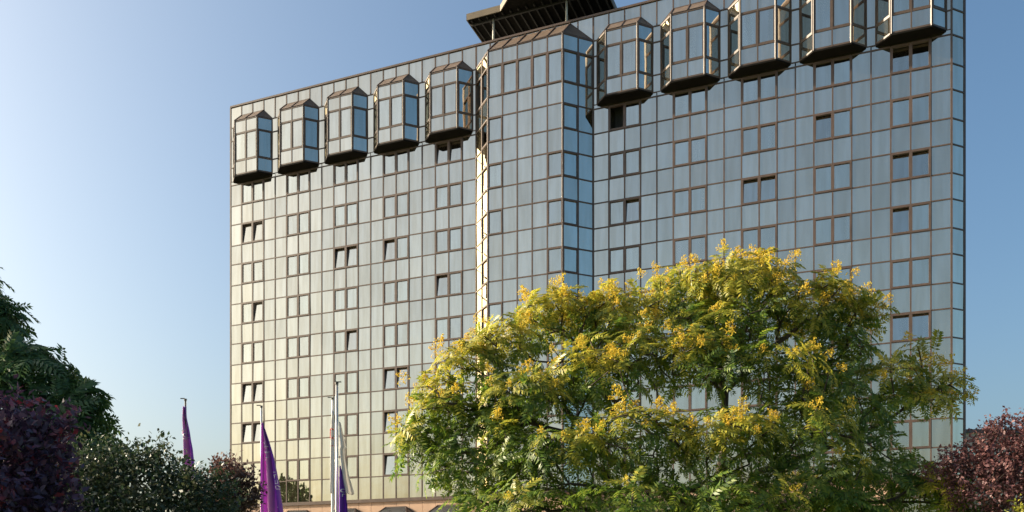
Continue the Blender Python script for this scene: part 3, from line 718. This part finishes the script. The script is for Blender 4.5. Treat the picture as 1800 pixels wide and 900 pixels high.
added_shade_tree(-19.5, 13.5, 11.5, 3.2, 'unseen tree added left of the frame to shade the purple plum tree')
# ------------------------------------------------------------------ flags
M_ALU = simple('pole_aluminium', (.55, .55, .54), .35, .6, .1, 3)
M_WHITEPOLE = simple('pole_white_paint', (.74, .72, .68), .4, 0, .06, 3)
M_CAP = simple('pole_cap', (.07, .065, .06), .5)
def clothmat(name, stops, axis_scale):
    m, n, out = new_mat(name); tc = N(n, 'ShaderNodeUVMap'); sp = N(n, 'ShaderNodeSeparateXYZ'); n.links.new(tc.outputs[0], sp.inputs[0])
    no = N(n, 'ShaderNodeTexNoise'); no.inputs['Scale'].default_value = 3.0; n.links.new(tc.outputs[0], no.inputs['Vector'])
    a = N(n, 'ShaderNodeMath', operation='MULTIPLY_ADD'); n.links.new(no.outputs['Fac'], a.inputs[0]); a.inputs[1].default_value = .25; n.links.new(sp.outputs[axis_scale], a.inputs[2])
    c = ramp(n, a.outputs[0], stops)
    b = N(n, 'ShaderNodeBsdfPrincipled'); n.links.new(c, b.inputs['Base Color']); b.inputs['Roughness'].default_value = .7
    b.inputs['Sheen Weight'].default_value = .2
    tr = N(n, 'ShaderNodeBsdfTranslucent'); n.links.new(c, tr.inputs[0]); mx = N(n, 'ShaderNodeMixShader'); mx.inputs[0].default_value = .35
    n.links.new(b.outputs[0], mx.inputs[1]); n.links.new(tr.outputs[0], mx.inputs[2]); n.links.new(mx.outputs[0], out.inputs[0]); return m
M_PURPLE = clothmat('purple_flag', [(0, (.36, .10, .55)), (.30, (.62, .20, .62)), (.58, (.88, .45, .76)), (.76, (.26, .06, .50)), (1, (.20, .04, .46))], 0)
M_VIOLET = clothmat('violet_flag', [(0, (.26, .07, .52)), (1, (.20, .05, .46))], 0)
M_WHITE = clothmat('white_flag', [(0, (.74, .72, .70)), (1, (.82, .80, .76))], 0)
M_PRINT = simple('white_print', (.8, .78, .8), .7, 0, .05)
M_RED = simple('red_print', (.55, .03, .03), .7, 0, .05)
def pole(x, ytop, d, rad, label, m, cap=1):
    p = px(x, ytop, d); h = p[2]; t = empty('flag_pole', (p[0], p[1], 0)); tag(t, label, 'flag pole', 'flag poles before the hotel')
    MB().tube([(0, 0, 0), (0, 0, h*.5), (0, 0, h-.05)], [rad*1.35, rad*1.15, rad*.85], 12).build('shaft', m, t, True)
    c = MB(); c.tube([(0, 0, h-.05), (0, 0, h+.02)], rad*1.3, 12); c.bar((-.03, 0, h+.035), (.17 if cap > 0 else -.2, 0, h+.035), .035); c.build('cap', M_CAP, t)
    MB().tube([(rad*1.6, -rad, 1.0), (rad*1.5, -rad, h*.6), (rad*1.2, -rad, h)], .007, 5).build('rope', M_WHITEPOLE, t)
    MB().tube([(0, 0, 0), (0, 0, .25)], [rad*3, rad*2.2], 12).build('base_sleeve', M_CAP, t)
    return p
def flag(label, pt, rows, m, folds, seed, marks=(), nu=28):
    """limp cloth; rows: (height below the hoist top, left, right) in metres relative to the pole, folded across"""
    r = np.random.default_rng(seed); zs = [a[0] for a in rows]; nv = 40; V = []; F = []; UV = []; ph = r.random()*6
    def P(u, v):
        z = zs[0]+(zs[-1]-zs[0])*v; lo = np.interp(z, zs, [a[1] for a in rows]); hi = np.interp(z, zs, [a[2] for a in rows])
        wd = hi-lo; amp = .06+.24*wd
        return np.array([lo+wd*u+.10*wd*math.sin(u*folds*6.28+ph)*.5, amp*math.sin(u*folds*6.28+ph+v*1.3)-.05, -z+.02*math.sin(u*9+v*5)])
    for j in range(nv+1):
        for i in range(nu+1): V.append(P(i/nu, j/nv)); UV.append((i/nu, j/nv))
    for j in range(nv):
        for i in range(nu): a = j*(nu+1)+i; F.append((a, a+1, a+nu+2, a+nu+1))
    me = mesh('flag', V, F, m, True); uv = me.uv_layers.new(name='UVMap')
    for l in me.loops: uv.data[l.index].uv = UV[l.vertex_index]
    o = obj('flag', me); o.location = pt; tag(o, label, 'flag', 'flags hanging before the hotel')
    sol = o.modifiers.new('thickness', 'SOLIDIFY'); sol.thickness = .004; sol.offset = 0
    for (u, v, shape, s, mm) in marks:         # printed strokes that follow the cloth
        b = MB()
        if shape == 'C': st = [(math.cos(a), math.sin(a)) for a in np.linspace(.9, 5.4, 9)]
        elif shape == 'r': st = [(-.4, -1), (-.4, .4), (-.1, .8), (.5, .9)]
        elif shape == 'u': st = [(-.6, 1), (-.6, -.5), (0, -1), (.6, -.5), (.6, 1)]
        elif shape == 'e': st = [(.8, -.7), (0, -1), (-.8, -.3), (-.6, .7), (.3, .9), (.8, .2), (-.7, .0)]
        elif shape == 'bar': st = [(-1, 0), (1, 0)]
        else: st = [(-.2, 0), (.2, 0)]
        q = []
        for (a, c) in st:
            uu, vv = min(1, max(0, u+a*s*.9)), v-c*s*.13; p = P(uu, vv); e = 1e-3
            n = np.cross(P(min(1, uu+e), vv)-P(max(0, uu-e), vv), P(uu, vv+e)-P(uu, vv-e)); n /= np.linalg.norm(n)+1e-9
            if n[1] > 0: n = -n
            q.append(p+n*.012)
        for a, c in zip(q[:-1], q[1:]): b.bar(a, c, (.055 if shape != 'dot' else .09) if shape != 'bar' else .12, .02)
        b.build('print', mm, o)
p = pole(326, 702, 35, .045, 'flag pole with a pink flag rising behind the dark green shrub', M_CAP, -1)
flag('pink and purple flag showing just above the green shrub', (p[0], p[1], p[2]), [(.3, -.10, .04), (.8, -.14, .10), (1.3, -.14, .24), (2.0, -.14, .38), (3.4, -.1, .5)], M_PURPLE, 1.7, 3, [(.35, .33, 'r', .25, M_PRINT), (.55, .37, 'C', .22, M_PRINT), (.4, .42, 'dot', .3, M_PRINT)])
p = pole(459.5, 714, 36.6, .045, 'grey flag pole carrying the large purple flag', M_ALU, -1)
flag('large purple flag with white lettering hanging beside bronze bush', (p[0]+.05, p[1], p[2]), [(.72, 0, .03), (1.4, .0, .30), (2.2, .0, .55), (3.2, 0, .74), (4.4, 0, .90), (5.2, 0, .98)], M_PURPLE, 2.1, 5,
     [(.40, .20, 'r', .2, M_PRINT), (.48, .245, 'C', .22, M_PRINT), (.42, .30, 'C', .2, M_PRINT), (.38, .345, 'dot', .2, M_PRINT), (.86, .46, 'dot', .2, M_PRINT), (.88, .50, 'r', .14, M_PRINT), (.88, .55, 'u', .14, M_PRINT), (.90, .60, 'e', .14, M_PRINT), (.7, .78, 'dot', .2, M_PRINT)])
p = pole(584.5, 700, 36.5, .05, 'thin white flag pole just left of the tallest pole', M_WHITEPOLE, -1)
flag('limp white flag with red print hanging on the thin white pole', (p[0], p[1], p[2]), [(.55, -.02, .04), (1.2, -.08, .10), (2.4, -.1, .10), (4.0, -.1, .08)], M_WHITE, 1.0, 8, [(.35, .23, 'bar', .3, M_RED), (.4, .27, 'C', .45, M_RED), (.4, .34, 'bar', .3, M_RED), (.4, .42, 'bar', .25, M_RED)], nu=14)
p = pole(592, 673, 33, .055, 'tallest silver flag pole in front of the hotel', M_ALU, 1)
flag('pale grey flag folded to a point on the tallest pole', (p[0]+.06, p[1]+.15, p[2]), [(1.45, 0, .04), (2.0, 0, .18), (2.42, 0, .30), (2.46, .0, .22), (2.8, .03, .24), (3.6, .10, .42), (4.2, .22, .60)], M_WHITE, 1.2, 2, nu=20)
flag('narrow violet flag below the pale flag on the tallest pole', (p[0]+.06, p[1]-.05, p[2]), [(3.15, .06, .10), (3.8, .02, .24), (4.6, .0, .36), (5.4, 0, .42)], M_VIOLET, 1.2, 12, [(.6, .42, 'C', .2, M_PRINT), (.6, .5, 'r', .2, M_PRINT)], nu=20)
# ------------------------------------------------------------------ far block on the right
M_BLOCK = simple('far_block_wall', (.36, .33, .31), .8, 0, .08, .4)
M_BAND = simple('far_block_band', (.06, .06, .07), .5)
q0 = px(1690, 755, 120); fb = empty('office_block', (q0[0], 120, 0)); tag(fb, 'distant flat roofed grey block behind the rosy plum tree', 'building')
hb = q0[2]
MB().box((0, 0, 0), (26, 14, hb-.5)).build('wall', M_BLOCK, fb)
MB().box((-.3, -.3, hb-.498), (26.3, 14.3, hb)).build('roof', M_BAND, fb)
for fl in range(7):
    for i in range(9):
        z = 1.2+fl*2.95; x = .7+i*2.8
        wn = MB().box((x, -.08, z), (x+2.2, -.02, z+1.5)).build('window', M_BAND, fb); MB().box((x+.1, -.10, z+.1), (x+2.1, -.082, z+1.4)).build('pane', M_PANE, wn)
